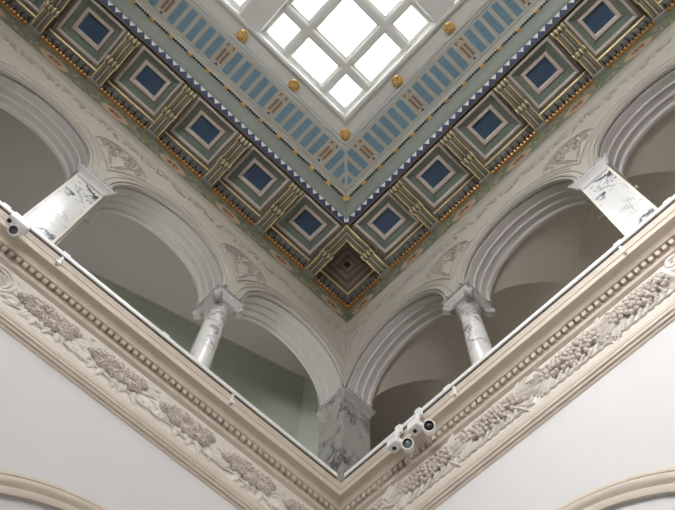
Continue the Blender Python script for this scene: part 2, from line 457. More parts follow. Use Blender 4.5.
for side, F in SIDES:
    for k in range(0, 6):
        b = B0+M0*k+PH[side]
        for j in range(1, 6):
            s = b+p6*j
            inlay(F, [(s-.049, 1.15), (s+.049, 1.15), (s+.049, 1.485), (s-.049, 1.485)], 1)
            for e in (-1, 1):
                inlay(F, [(s+e*.060-.004, 1.145), (s+e*.060+.004, 1.145), (s+e*.060+.004, 1.49), (s+e*.060-.004, 1.49)], 0, 10.290)
        if k == 0: continue
        for e in (-1, 1):                                   # the brown figure panel with its arrow heads
            c = b+e*.030
            inlay(F, [(c-.018, 1.20), (c+.018, 1.20), (c+.018, 1.40), (c-.018, 1.40)], 2)
            inlay(F, [(b+e*.012, 1.485), (b+e*.062, 1.485), (b+e*.062, 1.43)], 2)
            inlay(F, [(b+e*.02, 1.415), (b+e*.052, 1.415), (b+e*.052, 1.44), (b+e*.012, 1.47)], 3)
            inlay(F, [(b+e*.07, 1.15), (b+e*.07, 1.40), (b+e*.058, 1.40), (b+e*.058, 1.15)], 3)
        inlay(F, [(b-.03, 1.15), (b+.03, 1.15), (b, 1.19)], 4)
        inlay(F, [(b-.006, 1.19), (b+.006, 1.19), (b+.006, 1.485), (b-.006, 1.485)], 3, 10.292)
struct('trim_15', bm, [STONE, SBLUE, SBROWN, mat('figure_ochre', (.50, .38, .24), .6), ZBLUE], smooth=0)
bm = bmesh.new()
ring(bm, [(1.52, 10.3), (1.525, 10.285), (1.545, 10.28), (1.55, 10.3), (1.565, 10.31), (1.57, 10.285), (1.60, 10.28), (1.606, 10.325), (1.785, 10.33), (1.79, 10.29), (1.82, 10.285), (1.842, 10.30)])
MX, MY = 3.69, 3.575; BW = .165; Q0 = 1.84
box(bm, (MX-BW, -(L-Q0), 10.305), (MX+BW, -Q0, 10.45))
for a, b in (((Q0, -MY-BW), (MX-BW, -MY+BW)), ((MX+BW, -MY-BW), (L-Q0, -MY+BW))): box(bm, (a[0], a[1], 10.305), (b[0], b[1], 10.45))
ring(bm, [(1.5, 10.46), (1.5, 10.8), (Q0-.01, 10.8), (Q0-.01, 10.6)])
struct('trim_16', bm, SKYF)

# skylight: four quarters, each a window with frame, bars and nine panes
def quarter(n, x0, y0, Wx, Wy):
    w = bpy.data.objects.new('window_%d' % n, None); COL.objects.link(w); w['kind'] = 'structure'
    w.location = (x0*S, y0*S, 10.305*S+ZO)
    bm = bmesh.new()
    sq_lathe(bm, [(.012, 0), (0, .004), (-.005, .08), (-.02, .085), (-.022, .12), (-.052, .125), (-.074, .14), (-.077, .215)], Wx/2, Wy/2, (Wx/2, Wy/2), cap=False)
    sq_lathe(bm, [(.012, 0), (.012, .22)], Wx/2, Wy/2, (Wx/2, Wy/2), cap=False)
    mesh_obj('frame', bm, SKYF, w, smooth=0)
    e = .077; bands = []
    for ax, W in ((0, Wx), (1, Wy)):
        g1, g2 = .235*W, .330*W
        bands.append([(e, g1), (g2, W-g2), (W-g1, W-e)])
        for c in ((g1+g2)/2, W-(g1+g2)/2):
            bm = bmesh.new()
            for hw, z0, z1 in ((.030, .085, .11), (.045, .11, .165), ((g2-g1)/2+.004, .165, .22)):
                z0 += .001*ax
                if ax == 0: box(bm, (c-hw, .03, z0), (c+hw, Wy-.03, z1))
                else: box(bm, (.03, c-hw, z0), (Wx-.03, c+hw, z1))
            mesh_obj('glazing_bar', bm, SKYF, w, smooth=0)
    for xa, xb in bands[0]:
        for ya, yb in bands[1]:
            bm = bmesh.new(); box(bm, (xa-.01, ya-.01, .200), (xb+.01, yb+.01, .208))
            mesh_obj('pane', bm, GLOW, w, smooth=0)
    return w
quarter(1, Q0, -(MY-BW), MX-BW-Q0, MY-BW-Q0); quarter(2, Q0, -(L-Q0), MX-BW-Q0, L-Q0-MY-BW)
quarter(3, MX+BW, -(MY-BW), L-Q0-MX-BW, MY-BW-Q0); quarter(4, MX+BW, -(L-Q0), L-Q0-MX-BW, L-Q0-MY-BW)

# added glowing window behind the viewer, invented to brighten the right wall
w = bpy.data.objects.new('window_5', None); COL.objects.link(w); w['kind'] = 'structure'
w.location = (5.5*S, -L*S, 5.7*S+ZO)
bm = bmesh.new()
for a, b in (((-1.2, 0, -.95), (-1.1, .06, .95)), ((1.1, 0, -.95), (1.2, .06, .95)), ((-1.1, 0, .85), (1.1, .06, .95)), ((-1.1, 0, -.95), (1.1, .06, -.85)), ((-.03, 0, -.85), (.03, .05, .85))): box(bm, a, b)
mesh_obj('frame', bm, WHITE, w, smooth=0)
for a, b in ((-1.1, -.03), (.03, 1.1)):
    bm = bmesh.new(); box(bm, (a, .01, -.85), (b, .02, .85)); mesh_obj('pane', bm, GLOWN, w, smooth=0)

# ------------------------------------------------------------------ coffers
def rect_ring(bm, cy, a, b, mi=0):
    (ax, ay, az), (bx, by, bz) = a, b
    A = [bm.verts.new((sx*ax, cy+sy*ay, az)) for sx, sy in ((-1, -1), (1, -1), (1, 1), (-1, 1))]
    B = [bm.verts.new((sx*bx, cy+sy*by, bz)) for sx, sy in ((-1, -1), (1, -1), (1, 1), (-1, 1))]
    for k in range(4): bm.faces.new((A[k], A[(k+1) % 4], B[(k+1) % 4], B[k])).material_index = mi
def steps(bm, cy, seq, mi=0):
    for a, b in zip(seq, seq[1:]): rect_ring(bm, cy, a, b, mi)
def coffer_parts(t, cy=.455):
    bm = bmesh.new(); steps(bm, cy, [(.382, .338, .13), (.382, .338, 0), (.338, .312, 0), (.336, .310, -.012)]); mesh_obj('outer_frame', bm, TAN, t, smooth=0)
    bm = bmesh.new(); steps(bm, cy, [(.338, .312, 0), (.333, .307, -.014), (.312, .286, -.016), (.296, .270, .004)]); mesh_obj('pale_moulding', bm, LTAN, t, smooth=0)
    bm = bmesh.new(); steps(bm, cy, [(.296, .270, .004), (.290, .262, .03), (.262, .232, .034), (.258, .228, .05), (.236, .204, .052), (.232, .200, .066)]); mesh_obj('green_recess', bm, CGREEN, t, smooth=0)
    bm = bmesh.new(); steps(bm, cy, [(.232, .200, .066), (.214, .180, .068), (.210, .175, .054)]); mesh_obj('brown_recess', bm, TAN, t, smooth=0)
    bm = bmesh.new(); steps(bm, cy, [(.210, .175, .054), (.206, .171, .048), (.172, .136, .052), (.160, .124, .078)]); mesh_obj('inner_frame', bm, LTAN, t, smooth=0)
    bm = bmesh.new(); steps(bm, cy, [(.160, .124, .078), (.152, .114, .086)]); quad(bm, [(-.152, cy-.114, .086), (.152, cy-.114, .086), (.152, cy+.114, .086), (-.152, cy+.114, .086)]); mesh_obj('navy_panel', bm, NAVY, t, smooth=0)
def wl(side, F, s, k, what, place):
    return '%s, %s from the corner along the %s-hand cornice%s' % (what, ORD[k], side, place)
proto = None
for side, F in SIDES:
    for k in range(6):
        s = B0+M0*(k+.5)+PH[side]; lab = 'square ceiling coffer with navy blue centre panel, %s from the corner on the %s side' % (ORD[k], side)
        if proto is None:
            proto = thing('ceiling_coffer', lab, 'coffer', F(s, 0, 10), ROT[side], 'navy-centred coffers of the cornice'); coffer_parts(proto)
        else: dup(proto, F(s, 0, 10), ROT[side], lab)

# corner coffer
t = thing('corner_coffer', 'small dark brown coffer with concentric diamonds in the cornice corner', 'coffer', (0, 0, 10))
def cring(seq, name, m, cap=False):
    bm = bmesh.new()
    for (ha, za), (hb, zb) in zip(seq, seq[1:]):
        A = [bm.verts.new((.395+sx*ha, -.395+sy*ha, za)) for sx, sy in ((-1, -1), (1, -1), (1, 1), (-1, 1))]
        B = [bm.verts.new((.395+sx*hb, -.395+sy*hb, zb)) for sx, sy in ((-1, -1), (1, -1), (1, 1), (-1, 1))]
        for q in range(4): bm.faces.new((A[q], A[(q+1) % 4], B[(q+1) % 4], B[q]))
    if cap: bm.faces.new(B)
    mesh_obj(name, bm, m, t, smooth=0)
cring([(.287, .13), (.287, 0), (.245, 0), (.24, -.006)], 'outer_frame', CORNB)
cring([(.24, -.006), (.225, -.008), (.212, .01)], 'pale_moulding', TAN)
cring([(.212, .01), (.208, .03), (.17, .032), (.165, .045)], 'green_recess', CORNB)
cring([(.165, .045), (.13, .04), (.115, .044)], 'inner_frame', TAN)
cring([(.115, .044), (.11, .06), (.075, .062)], 'brown_recess', CORNB)
cring([(.075, .062), (.05, .058), (.04, .06)], 'centre_frame', TAN)
cring([(.04, .06), (.038, .075)], 'dark_centre', DARK, True)

# ------------------------------------------------------------------ gilded brackets (consoles)
HW = .083
def scroll_profile(y0, y1, za, zb, n=8):
    return [(y0+(y1-y0)*i/n, za+(zb-za)*(i/n)-.020*math.sin(PI*i/n)) for i in range(n+1)]
def strip_along(bm, prof, xa, xb, dz, up=None, end=None):
    """A fillet of width xa..xb following the profile, hanging dz below it; end(x, y) can mitre the tip."""
    rows = []
    for i, (y, z) in enumerate(prof):
        r = []
        for x, zz in ((xa, z+.006 if up is None else up), (xa, z-dz), (xb, z-dz), (xb, z+.006 if up is None else up)):
            r.append(bm.verts.new((x, end(x, y) if end else y, zz)))
        rows.append(r)
    for a, b in zip(rows, rows[1:]):
        for k in range(4): bm.faces.new((a[k], a[(k+1) % 4], b[(k+1) % 4], b[k]))
    bm.faces.new(rows[0]); bm.faces.new(rows[-1])
def bolster(t, y, z, r):
    bm = bmesh.new(); n = 12; xs = [-.096, -.086, -.078, -.056, -.048, -.022, -.014, .014, .022, .048, .056, .078, .086, .096]
    rr = [r*.9, r*1.08, r*.88, r, r*.84, r, r*.84, r*.84, r, r*.84, r, r*.88, r*1.08, r*.9]
    rows = [[bm.verts.new((x, y+q*math.cos(2*PI*k/n), z+q*math.sin(2*PI*k/n))) for k in range(n)] for x, q in zip(xs, rr)]
    for a, b in zip(rows, rows[1:]):
        for k in range(n): bm.faces.new((a[k], a[(k+1) % n], b[(k+1) % n], b[k]))
    bm.faces.new(rows[0]); bm.faces.new(rows[-1])
    o = mesh_obj('bolster', bm, BODY, t)
    for x in (-.084, -.028, .028, .084):
        bm = bmesh.new()
        lathe(bm, [(r*.95, x-.011), (r*1.15, x-.005), (r*1.15, x+.005), (r*.95, x+.011)], (0, 0), 14, lambda a, b, c: Vector((c, y+a, z+b)))
        mesh_obj('gold_band', bm, PGOLD, o)
def section(t, nm, prof, top, end=None):
    bm = bmesh.new(); strip_along(bm, prof, -HW, HW, 0, top, end); body = mesh_obj(nm, bm, BROWN, t, smooth=50)
    for x in (-.084, .064):
        bm = bmesh.new(); strip_along(bm, prof, x, x+.017, .020, None, end); mesh_obj('gold_fillet', bm, PGOLD, body, smooth=50)
    for x in (-.055, -.012, .031):
        bm = bmesh.new(); strip_along(bm, prof, x, x+.024, .012, None, end); mesh_obj('flute_rib', bm, BODY if x != -.012 else PALEB, body, smooth=50)
def bracket_parts(t, corner=0):
    up = scroll_profile(.40, .70, -.105, -.085); lo = scroll_profile(.012, .325, -.225, -.19)
    if corner:
        up = scroll_profile(.40, .765, -.105, -.080, 10)
        def end(x, y):                                       # mitre against the twin on the diagonal
            lim = .767+corner*x
            return .40+(y-.40)*(lim-.40)/.365
        section(t, 'upper_scroll', up, .13, end)
    else:
        section(t, 'upper_scroll', up, .13)
        bolster(t, .738, -.076, .041)
    section(t, 'lower_scroll', lo, .13)
    bolster(t, .364, -.172, .045)
    bm = bmesh.new(); sq_lathe(bm, [(-.004, -.30), (.006, -.292), (.006, -.255), (0, -.25), (0, -.2)], .086, .026, (0, .026)); mesh_obj('corbel_block', bm, BLOCK, t, smooth=0)
proto = None
for side, F in SIDES:
    for k in range(0, 6):
        s = B0+M0*k+(PH[side] if k else 0)
        lab = 'gilded fluted scroll bracket, %s from the corner along the %s cornice' % (ORD[k], side)
        if k == 0:
            c = thing('scroll_bracket', 'gilded scroll bracket mitred at its tip over the dark corner coffer, on the %s wall' % side, 'bracket', F(s, 0, 10), ROT[side], 'gilded scroll brackets')
            bracket_parts(c, 1 if side == 'left' else -1)
        elif proto is None:
            proto = thing('scroll_bracket', lab, 'bracket', F(s, 0, 10), ROT[side], 'gilded scroll brackets'); bracket_parts(proto)
        else: dup(proto, F(s, 0, 10), ROT[side], lab)

# ------------------------------------------------------------------ gold rosettes round the skylight
def rosette_parts(t):
    bm = bmesh.new(); lathe(bm, [(.074, 0), (.078, -.008), (.066, -.016), (.05, -.016)], (0, 0), 24, cap=True); mesh_obj('base_ring', bm, GOLD, t)
    for q in range(8):
        a = q*PI/4; bm = bmesh.new()
        ball(bm, (0, 0, 0), .028, 2, (1.3, .62, 1.2))
        bmesh.ops.rotate(bm, verts=bm.verts, cent=(0, 0, 0), matrix=Matrix.Rotation(a, 3, 'Z'))
        bmesh.ops.translate(bm, verts=bm.verts, vec=(.040*math.cos(a), .040*math.sin(a), -.040))
        mesh_obj('petal', bm, GOLD, t)
    bm = bmesh.new(); ball(bm, (0, 0, -.062), .028, 2); mesh_obj('centre_boss', bm, GOLD, t)
spots = [((1.665, -1.675), 'gilded rosette at the near point of the skylight surround, over the corner'),
         ((1.668, -2.62), 'gilded rosette on the skylight surround, first left of the corner one'),
         ((1.668, -3.54), 'gilded rosette at the left, at the foot of the wide skylight beam'),
         ((2.66, -1.668), 'gilded rosette on the skylight surround, first right of the corner one'),
         ((3.60, -1.668), 'gilded rosette at the upper right, at the foot of the wide skylight beam')]
proto = None
for (x, y), lab in spots:
    if proto is None: proto = thing('gilded_rosette', lab, 'rosette', (x, y, 10.327), 0, 'gilded rosettes round the skylight'); rosette_parts(proto)
    else: dup(proto, (x, y, 10.327), 0, lab)

# ------------------------------------------------------------------ columns and piers
ZB = 5.76
def column_parts(t):                                          # local: axis at 0, +Y out of the wall
    bm = bmesh.new()
    pr = [(.150, 0), (.150, .05), (.155, .06), (.158, .085), (.15, .105), (.135, .11), (.13, .13), (.14, .14), (.142, .16), (.132, .175), (.124, .18)]
    sq_lathe(bm, [(0, 0), (0, .05)], .16, .16); lathe(bm, pr, n=32); mesh_obj('base', bm, CAPM, t)
    bm = bmesh.new()
    h = 1.60
    sh = [(.122-.017*(q/14)**1.6, .18+(h-.18)*q/14) for q in range(15)]
    lathe(bm, sh, n=40); mesh_obj('shaft', bm, MARBC, t, smooth=60)
    bm = bmesh.new()
    lathe(bm, [(.105, h-.03), (.114, h-.02), (.116, h-.005), (.110, h+.005), (.112, h+.02), (.128, h+.045), (.134, h+.06), (.128, h+.08)], n=36)
    for q in range(20): ball(bm, (.122*math.cos(q*PI/10), .122*math.sin(q*PI/10), h+.045), .015, 1, (1, 1, 1.3))
    cap = mesh_obj('capital', bm, CAPM, t)
    bm = bmesh.new()
    z1 = ZS-ZB
    sq_lathe(bm, [(-.03, h+.075), (-.012, h+.085), (.0, h+.11), (.008, h+.150), (.014, h+.16), (.014, z1-.05), (.020, z1-.045), (.020, z1-.036), (.006, z1-.032), (.006, z1-.001)], .150, .175)
    mesh_obj('abacus', bm, CAPM, cap)
    bm = bmesh.new()
    for sx in (-1, 1):
        n = 13
        for q in range(n):
            ball(bm, (sx*.172, -.19+.38*q/(n-1), z1-.016), .018, 1)
    for sy in (-1, 1):
        n = 11
        for q in range(1, n): ball(bm, (-.172+.344*q/n, sy*.197, z1-.016), .018, 1)
    mesh_obj('bead_row', bm, CAPM, cap)
    for sx in (-1, 1):
        for sy in (-1, 1):
            bm = bmesh.new()
            ux = Vector((sx, sy, 0)).normalized(); vx = Vector((-sx*1.0, sy*1.0, 0)).normalized()
            c = Vector((sx*.148, sy*.166, h+.068))
            Fv = lambda a, b, w: c+ux*a+Vector((0, 0, b))+vx*w
            lathe(bm, [(.02, -.040), (.050, -.038), (.058, -.026), (.050, 0), (.058, .026), (.050, .038), (.02, .040)], (0, 0), 18, Fv, cap=True)
            for e in (-1, 1):
                pts = [Fv((.045*(1-.8*q/16))*math.cos(q*.75), (.045*(1-.8*q/16))*math.sin(q*.75), e*.041) for q in range(17)]
                tube(bm, pts, .005, 5)
            pts = [Fv(-.02-.03*q, .045-.004*q, 0) for q in range(4)]
            tube(bm, pts, .026, 8)
            mesh_obj('volute', bm, CAPM, cap)
proto = None
for side, F in SIDES:
    lab = 'round marble column with scrolled capital, standing on the %s balcony' % side
    if proto is None: proto = thing('marble_column', lab, 'column', F(1.705, -T/2, ZB), ROT[side], 'round columns of the arcade'); column_parts(proto)
    else: dup(proto, F(1.705, -T/2, ZB), ROT[side], lab)

def pier_parts(t, hx, hy, marb, corner=False):
    h = 1.65; z1 = ZS-ZB
    bm = bmesh.new(); sq_lathe(bm, [(.03, 0), (.03, .10), (.022, .12), (.006, .14), (0, .15)], hx, hy); mesh_obj('base', bm, CAPM, t, smooth=0)
    bm = bmesh.new(); sq_lathe(bm, [(0, .15), (0, h)], hx-.006, hy-.006); mesh_obj('shaft', bm, marb, t, smooth=0)
    for sx in (-1, 1):
        for sy in (-1, 1):
            bm = bmesh.new(); w = .016 if corner else .022
            x0, x1 = sorted((sx*(hx-w), sx*(hx+.002))); y0, y1 = sorted((sy*(hy-w), sy*(hy+.002)))
            box(bm, (x0, y0, .15), (x1, y1, h)); bmesh.ops.bevel(bm, geom=bm.edges[:], offset=.005, segments=2, affect='EDGES'); mesh_obj('corner_bead', bm, marb if corner else MEDGE, t)
    bm = bmesh.new()
    pr = [(-.01, h-.02), (.004, h-.01), (.010, h), (.006, h+.012), (.002, h+.02), (.006, h+.07), (.018, h+.10), (.034, h+.125), (.044, h+.135), (.046, z1-.05), (.036, z1-.045), (.036, z1-.001)]
    sq_lathe(bm, pr, hx, hy)
    cap = mesh_obj('capital', bm, marb if corner else CAPM, t)
    bm = bmesh.new(); z = z1-.022; o = .040
    for sgn, half, other, ax in ((-1, hx, hy, 0), (1, hx, hy, 0), (-1, hy, hx, 1), (1, hy, hx, 1)):
        n = int(2*(half+o)/.040)
        for q in range(n+1):
            p = -half-o+2*(half+o)*q/n
            ball(bm, (p, sgn*(other+o), z) if ax == 0 else (sgn*(other+o), p, z), .019, 1, (1, 1, 1.2))
    mesh_obj('bead_row', bm, CAPM, cap)
    if not corner:
        for sx in (-1, 1):
            for sy in (-1, 1):
                bm = bmesh.new()
                for q in range(5):
                    ball(bm, (sx*(hx+.02+.012*q), sy*(hy+.012+.01*q), h+.06+.024*q), .018, 1, (1, 1, 1.3))
                mesh_obj('corner_leaf', bm, CAPM, cap)
proto = None
for side, F in SIDES:
    lab = {'left': 'square marble pier with dark veins, on the left balcony beside the white spotlight', 'right': 'square white marble pier brightly lit, at the right end of the right balcony'}[side]
    if proto is None: proto = thing('marble_pier', lab, 'pier', F(3.567, -T/2, ZB), ROT[side], 'square piers of the arcade'); pier_parts(proto, .168, T/2-.002, MARB)
    else: dup(proto, F(3.567, -T/2, ZB), ROT[side], lab)
t = thing('corner_pier', 'grey-veined square marble pier, darkened for shade, in the inner corner of the two balconies', 'pier', (-.2, .2, ZB), 0)
pier_parts(t, .198, .198, MARB_SHADE, True)

# ------------------------------------------------------------------ spandrel reliefs
for side, F in SIDES:
    bm = bmesh.new()                                         # running foliage band under the top moulding (countless small leaves)
    s = .10; q = 0
    while s < 6.2:
        z = 8.93+.03*math.sin(s*13)
        lens(bm, F, s, z, .8*math.sin(q*1.9)+(.0 if q % 2 else PI), .062, .030, .024, 0, 1)
        lens(bm, F, s+.02, z+.03*math.cos(q*2.3), 1.6+q, .050, .027, .022, 0, 1)
        if q % 4 == 0: tube(bm, spiral(F, s, z, .050, 1.2, q, .006, 1 if q % 2 else -1, 12), .006, 5)
        s += .062; q += 1
    ring_z = 8.855
    o = mesh_obj('foliage_band', bm, CREAM, loc=F(1.7, 0, 8.9)); tag(o, 'narrow carved plaster foliage band above the arches on the %s wall' % side, 'relief'); o['kind'] = 'stuff'
proto = None
def spandrel_parts(t):
    Fs = lambda s, d, z: Vector((s, d, z))                  # local origin: pier axis on the wall face at ZS
    bm = bmesh.new()
    def arcpts(c, sg, r, a0, a1, n=14): return [Fs(sg*(c-r*math.cos(a0+(a1-a0)*q/n)), .006, r*math.sin(a0+(a1-a0)*q/n)) for q in range(n+1)]
    r = .99; c = .925
    # sides follow the arches; start where the two meet, end at half-width .37
    a0 = math.acos(min(1, c/r)); a1 = math.acos((c-.37)/r)
    L_ = arcpts(c, 1, r, a0, a1); R_ = arcpts(c, -1, r, a0, a1)
    ztop = r*math.sin(a1)
    tube(bm, L_, .010, 6); tube(bm, R_, .010, 6)
    top = [Fs(.37*math.cos(PI*q/18), .006, ztop+.30*math.sin(PI*q/18)) for q in range(19)]
    tube(bm, top, .012, 6)
    top2 = [Fs(.33*math.cos(PI*q/18), .005, ztop+.01+.255*math.sin(PI*q/18)) for q in range(19)]
    tube(bm, top2, .006, 6)
    mesh_obj('border', bm, CREAM, t)
    bm = bmesh.new()
    for sg in (-1, 1):
        for q in range(9):                                   # deep leaves beneath the curved top
            a = PI/2-sg*(.12+q*.145)
            x, z = .265*math.cos(a), ztop+.195*math.sin(a)
            lens(bm, Fs, x, z, a-sg*1.2+q, .075, .034, .034, 0, 1)
            lens(bm, Fs, x, z-.025, a+2.6+q*.7, .065, .030, .030, 0, 1)
        tube(bm, spiral(Fs, sg*.11, ztop+.02, .085, 1.6, PI/2, .010, -sg, 24), .009, 6)
        tube(bm, [Fs(sg*.02*q, .01, ztop-.35+.075*q-.004*q*q) for q in range(5)], .008, 6)
        for q in range(4): lens(bm, Fs, sg*(.02+.03*q), ztop-.28+.07*q, PI/2-sg*.9, .075, .03, .018, 0, 1)
        lens(bm, Fs, sg*.2, ztop-.005, PI/2-sg*1.9, .09, .04, .02, 0, 1)
    ball(bm, (0, .008, ztop+.10), .03, 1)
    for q in range(6): lens(bm, Fs, 0, ztop+.10, q*PI/3, .07, .035, .02, 0, 1)
    mesh_obj('foliage', bm, CREAM, t)
for side, F in SIDES:
    for s, what in ((1.71, 'round column'), (3.567, 'square pier')):
        lab = 'carved foliage spandrel panel above the %s on the %s wall' % (what, side)
        if proto is None: proto = thing('spandrel_relief', lab, 'relief', F(s, 0, ZS), ROT[side], 'carved spandrel panels'); spandrel_parts(proto)
        else: dup(proto, F(s, 0, ZS), ROT[side], lab)

# corner foliage sprigs where the two arcades meet
for side, F in SIDES:
    bm = bmesh.new()
    for q in range(16):
        z = 8.35+.045*q; w = .02+.012*q
        lens(bm, F, .03+w*.6*random.random(), z, .6+random.random()*1.6, .055+.002*q, .024, .013, 0, 1)
    tube(bm, [F(.012+.0012*q*q, .006, 8.2+.05*q) for q in range(14)], .007, 5)
    o = mesh_obj('foliage_sprig', bm, CREAM, loc=F(.1, 0, 8.3)); tag(o, 'thin carved foliage sprig beside the inner corner on the %s wall, above the corner pier' % side, 'relief', 'corner foliage sprigs')

# ------------------------------------------------------------------ fruit festoons of the balcony frieze
ZF = 5.13
def festoon_left(s0, lab, seed):
    rnd = random.Random(seed); F = LEFT
    t = thing('fruit_festoon', lab, 'relief', F(s0, 0, 4.92), 0, 'carved fruit festoons of the frieze')
    off = Vector(F(s0, 0, 4.92)); G = lambda s, d, z: F(s, d, z)-off
    bm = bmesh.new()
    lobes = [(-.20, .05, .085, .052), (-.09, .035, .10, .058), (.04, .05, .10, .056), (.15, .03, .085, .05), (-.16, -.045, .085, .048), (-.02, -.055, .10, .052), (.11, -.05, .085, .046), (.22, -.015, .06, .04)]
    for (a, b, la, lb) in lobes:
        ball(bm, G(s0+a, .008, ZF+b), 1, 2, tuple(abs(x) for x in (F(la, .042, lb))))
    mesh_obj('fruit_lobes', bm, FRUIT, t)
    bm = bmesh.new()
    for (a, b, la, lb) in lobes:
        for q in range(46):
            u = rnd.random()*2*PI; v = math.acos(rnd.random()); x, y, z = math.cos(u)*math.sin(v), math.cos(v), math.sin(u)*math.sin(v)
            ball(bm, G(s0+a+x*la*.98, .008+y*.043, ZF+b+z*lb*.98), rnd.uniform(.0075, .0115), 1)
    mesh_obj('fruit_grain', bm, FRUIT, t)
    bm = bmesh.new()
    for q in range(16):
        a = -.34+.045*q+rnd.uniform(-.02, .02)
        lens(bm, G, s0+a, ZF-.06+rnd.uniform(-.03, .02), -1.5+a*3+rnd.uniform(-.6, .6), .135, .062, .020)
    for sg in (-1, 1):
        for q in range(7):
            lens(bm, G, s0+sg*(.20+.012*q), ZF-.09+.03*q, (0 if sg > 0 else PI)+rnd.uniform(-.7, .7), .14, .05, .020)
    mesh_obj('leaves', bm, FRZ, t)
    bm = bmesh.new(); tube(bm, [G(s0-.34+.0475*q, .012+.004*math.sin(q), ZF-.14-.015*math.sin(q*1.1)) for q in range(15)], .008, 6); mesh_obj('ribbon', bm, FRZ, t)
    return t
def festoon_right(s0, lab, seed):
    rnd = random.Random(seed); F = RIGHT
    t = thing('fruit_festoon', lab, 'relief', F(s0, 0, 4.92), 0, 'carved fruit festoons of the frieze')
    off = Vector(F(s0, 0, 4.92)); G = lambda s, d, z: F(s, d, z)-off
    bm = bmesh.new(); pl = []
    tries = 0
    while len(pl) < 62 and tries < 6000:
        tries += 1
        a = rnd.uniform(-.30, .28); wdt = .105*math.sqrt(max(1-(a/.31)**2, 0.05)); b = rnd.uniform(-wdt, wdt)
        if all((a-p)**2+(b-q)**2 > .032**2 for p, q in pl): pl.append((a, b))
    for a, b in pl:
        hgt = .014+.034*max(0, 1-(b/.11)**2)*max(0, 1-(a/.34)**2)
        ball(bm, G(s0+a, hgt, ZF+.015+b), rnd.uniform(.020, .025), 2)
    mesh_obj('berries', bm, FRUIT, t)
    bm = bmesh.new()
    for sg in (-1, 1):
        for q in range(9):                                   # fans of long blades at both ends
            an = (PI if sg < 0 else 0)+(-.95+.24*q)
            lens(bm, G, s0+sg*.17, ZF+rnd.uniform(-.03, .03), an, .26+rnd.uniform(-.03, .05), .030, .034)
    for q in range(10):                                      # slender leaflets along the lower edge
        a = -.34+.072*q
        lens(bm, G, s0+a, ZF-.165, .85+.08*rnd.random(), .125, .030, .030)
        lens(bm, G, s0+a, ZF-.150, -.35, .075, .022, .024)
    mesh_obj('leaf_blades', bm, FRZ, t)
    bm = bmesh.new()
    for e in (-.04, .02, .09): tube(bm, [G(s0+e+.012*q, .046-.004*q, ZF+.08-.045*q) for q in range(6)], .009, 6, taper=.5)
    tube(bm, [G(s0-.36+.05*q, .010, ZF-.155+.006*math.sin(q)) for q in range(15)], .008, 6)
    mesh_obj('stems', bm, FRZ, t)
    return t
for i, s0 in enumerate((.38, 1.03, 1.69, 2.38, 3.03)):
    festoon_left(s0, 'plaster fruit festoon on the left frieze, %s from the inner corner' % ORD[i], i)
for i, s0 in enumerate((.32, 1.05, 1.74, 2.53, 3.20)):
    festoon_right(s0, 'plaster berry and leaf festoon on the right frieze, %s from the inner corner' % ORD[i], 20+i)
# wreath (left) and scroll (right) on the pier axes
F = LEFT; t = thing('carved_wreath', 'round carved plaster wreath at the left end of the left frieze', 'relief', F(3.50, 0, 4.95))
off = F(3.50, 0, 4.95)
bm = bmesh.new(); tube(bm, [F(3.50+.145*math.cos(q*PI/16), .012, ZF+.145*math.sin(q*PI/16))-off for q in range(33)], .018, 8); mesh_obj('ring', bm, FRZ, t)
bm = bmesh.new(); tube(bm, [F(3.50+.105*math.cos(q*PI/16), .010, ZF+.105*math.sin(q*PI/16))-off for q in range(33)], .010, 8); mesh_obj('inner_ring', bm, FRZ, t)
bm = bmesh.new()
for q in range(10): leaf(bm, lambda a, b, c: F(a, b, c)-off, 3.50, ZF, q*PI/5, .085, .05, .004, .018)
mesh_obj('rosette', bm, FRZ, t)
F = RIGHT; t = thing('carved_scroll', 'carved plaster scroll at the far right end of the right frieze', 'relief', F(3.56, 0, 4.95))
off2 = F(3.56, 0, 4.95)
bm = bmesh.new(); tube(bm, [p-off2 for p in spiral(F, 3.52, ZF+.08, .10, 1.6, PI, .03, 1, 28)], .028, 8)
tube(bm, [F(3.42+.01*q, .03, ZF+.08-.04*q)-off2 for q in range(7)], .028, 8); mesh_obj('volute', bm, FRZ, t)
bm = bmesh.new()
for q in range(7): leaf(bm, lambda a, b, c: F(a, b, c)-off2, 3.50, ZF-.08, 2.2+q*.35, .14, .05, .004, .02)
mesh_obj('leaves', bm, FRZ, t)

# ------------------------------------------------------------------ lighting tracks and spotlights
for side, F in SIDES:
    t = thing('lighting_track', 'long white lighting track along the %s balcony cornice' % side, 'lighting track', F(2, .15, 5.72), 0, 'white lighting tracks')
    off = F(2, .15, 5.72); G = lambda a, b, c: F(a, b, c)-off
    bm = bmesh.new(); s0 = .175
    box(bm, (s0, .100, 5.766), (L-.2, .134, 5.814), G); bmesh.ops.bevel(bm, geom=bm.edges[:], offset=.004, segments=1, affect='EDGES'); mesh_obj('rail', bm, METALW, t)
    bm = bmesh.new(); box(bm, (s0, .104, 5.758), (L-.2, .124, 5.768), G); mesh_obj('rail_gap_shade', bm, mat('dark_gap_shade', (.20, .19, .18), .6), t, smooth=0)  # dark strip standing in for the shaded gap below the rail
    for s in ((1.42, 3.255) if side == 'left' else (1.517, 3.314)):
        bm = bmesh.new(); box(bm, (s-.012, .111, 5.60), (s+.012, .124, 5.775), G); box(bm, (s-.012, .111, 5.60), (s+.012, .152, 5.612), G); box(bm, (s-.02, .142, 5.59), (s+.02, .157, 5.62), G); mesh_obj('bracket', bm, METALW, t)
    for s in ((3.25, 3.85, 2.2) if side == 'left' else (1.45, 3.32, 3.81)):
        bm = bmesh.new(); box(bm, (s-.035, .102, 5.808), (s+.035, .130, 5.838), G); mesh_obj('connector', bm, METALW, t)

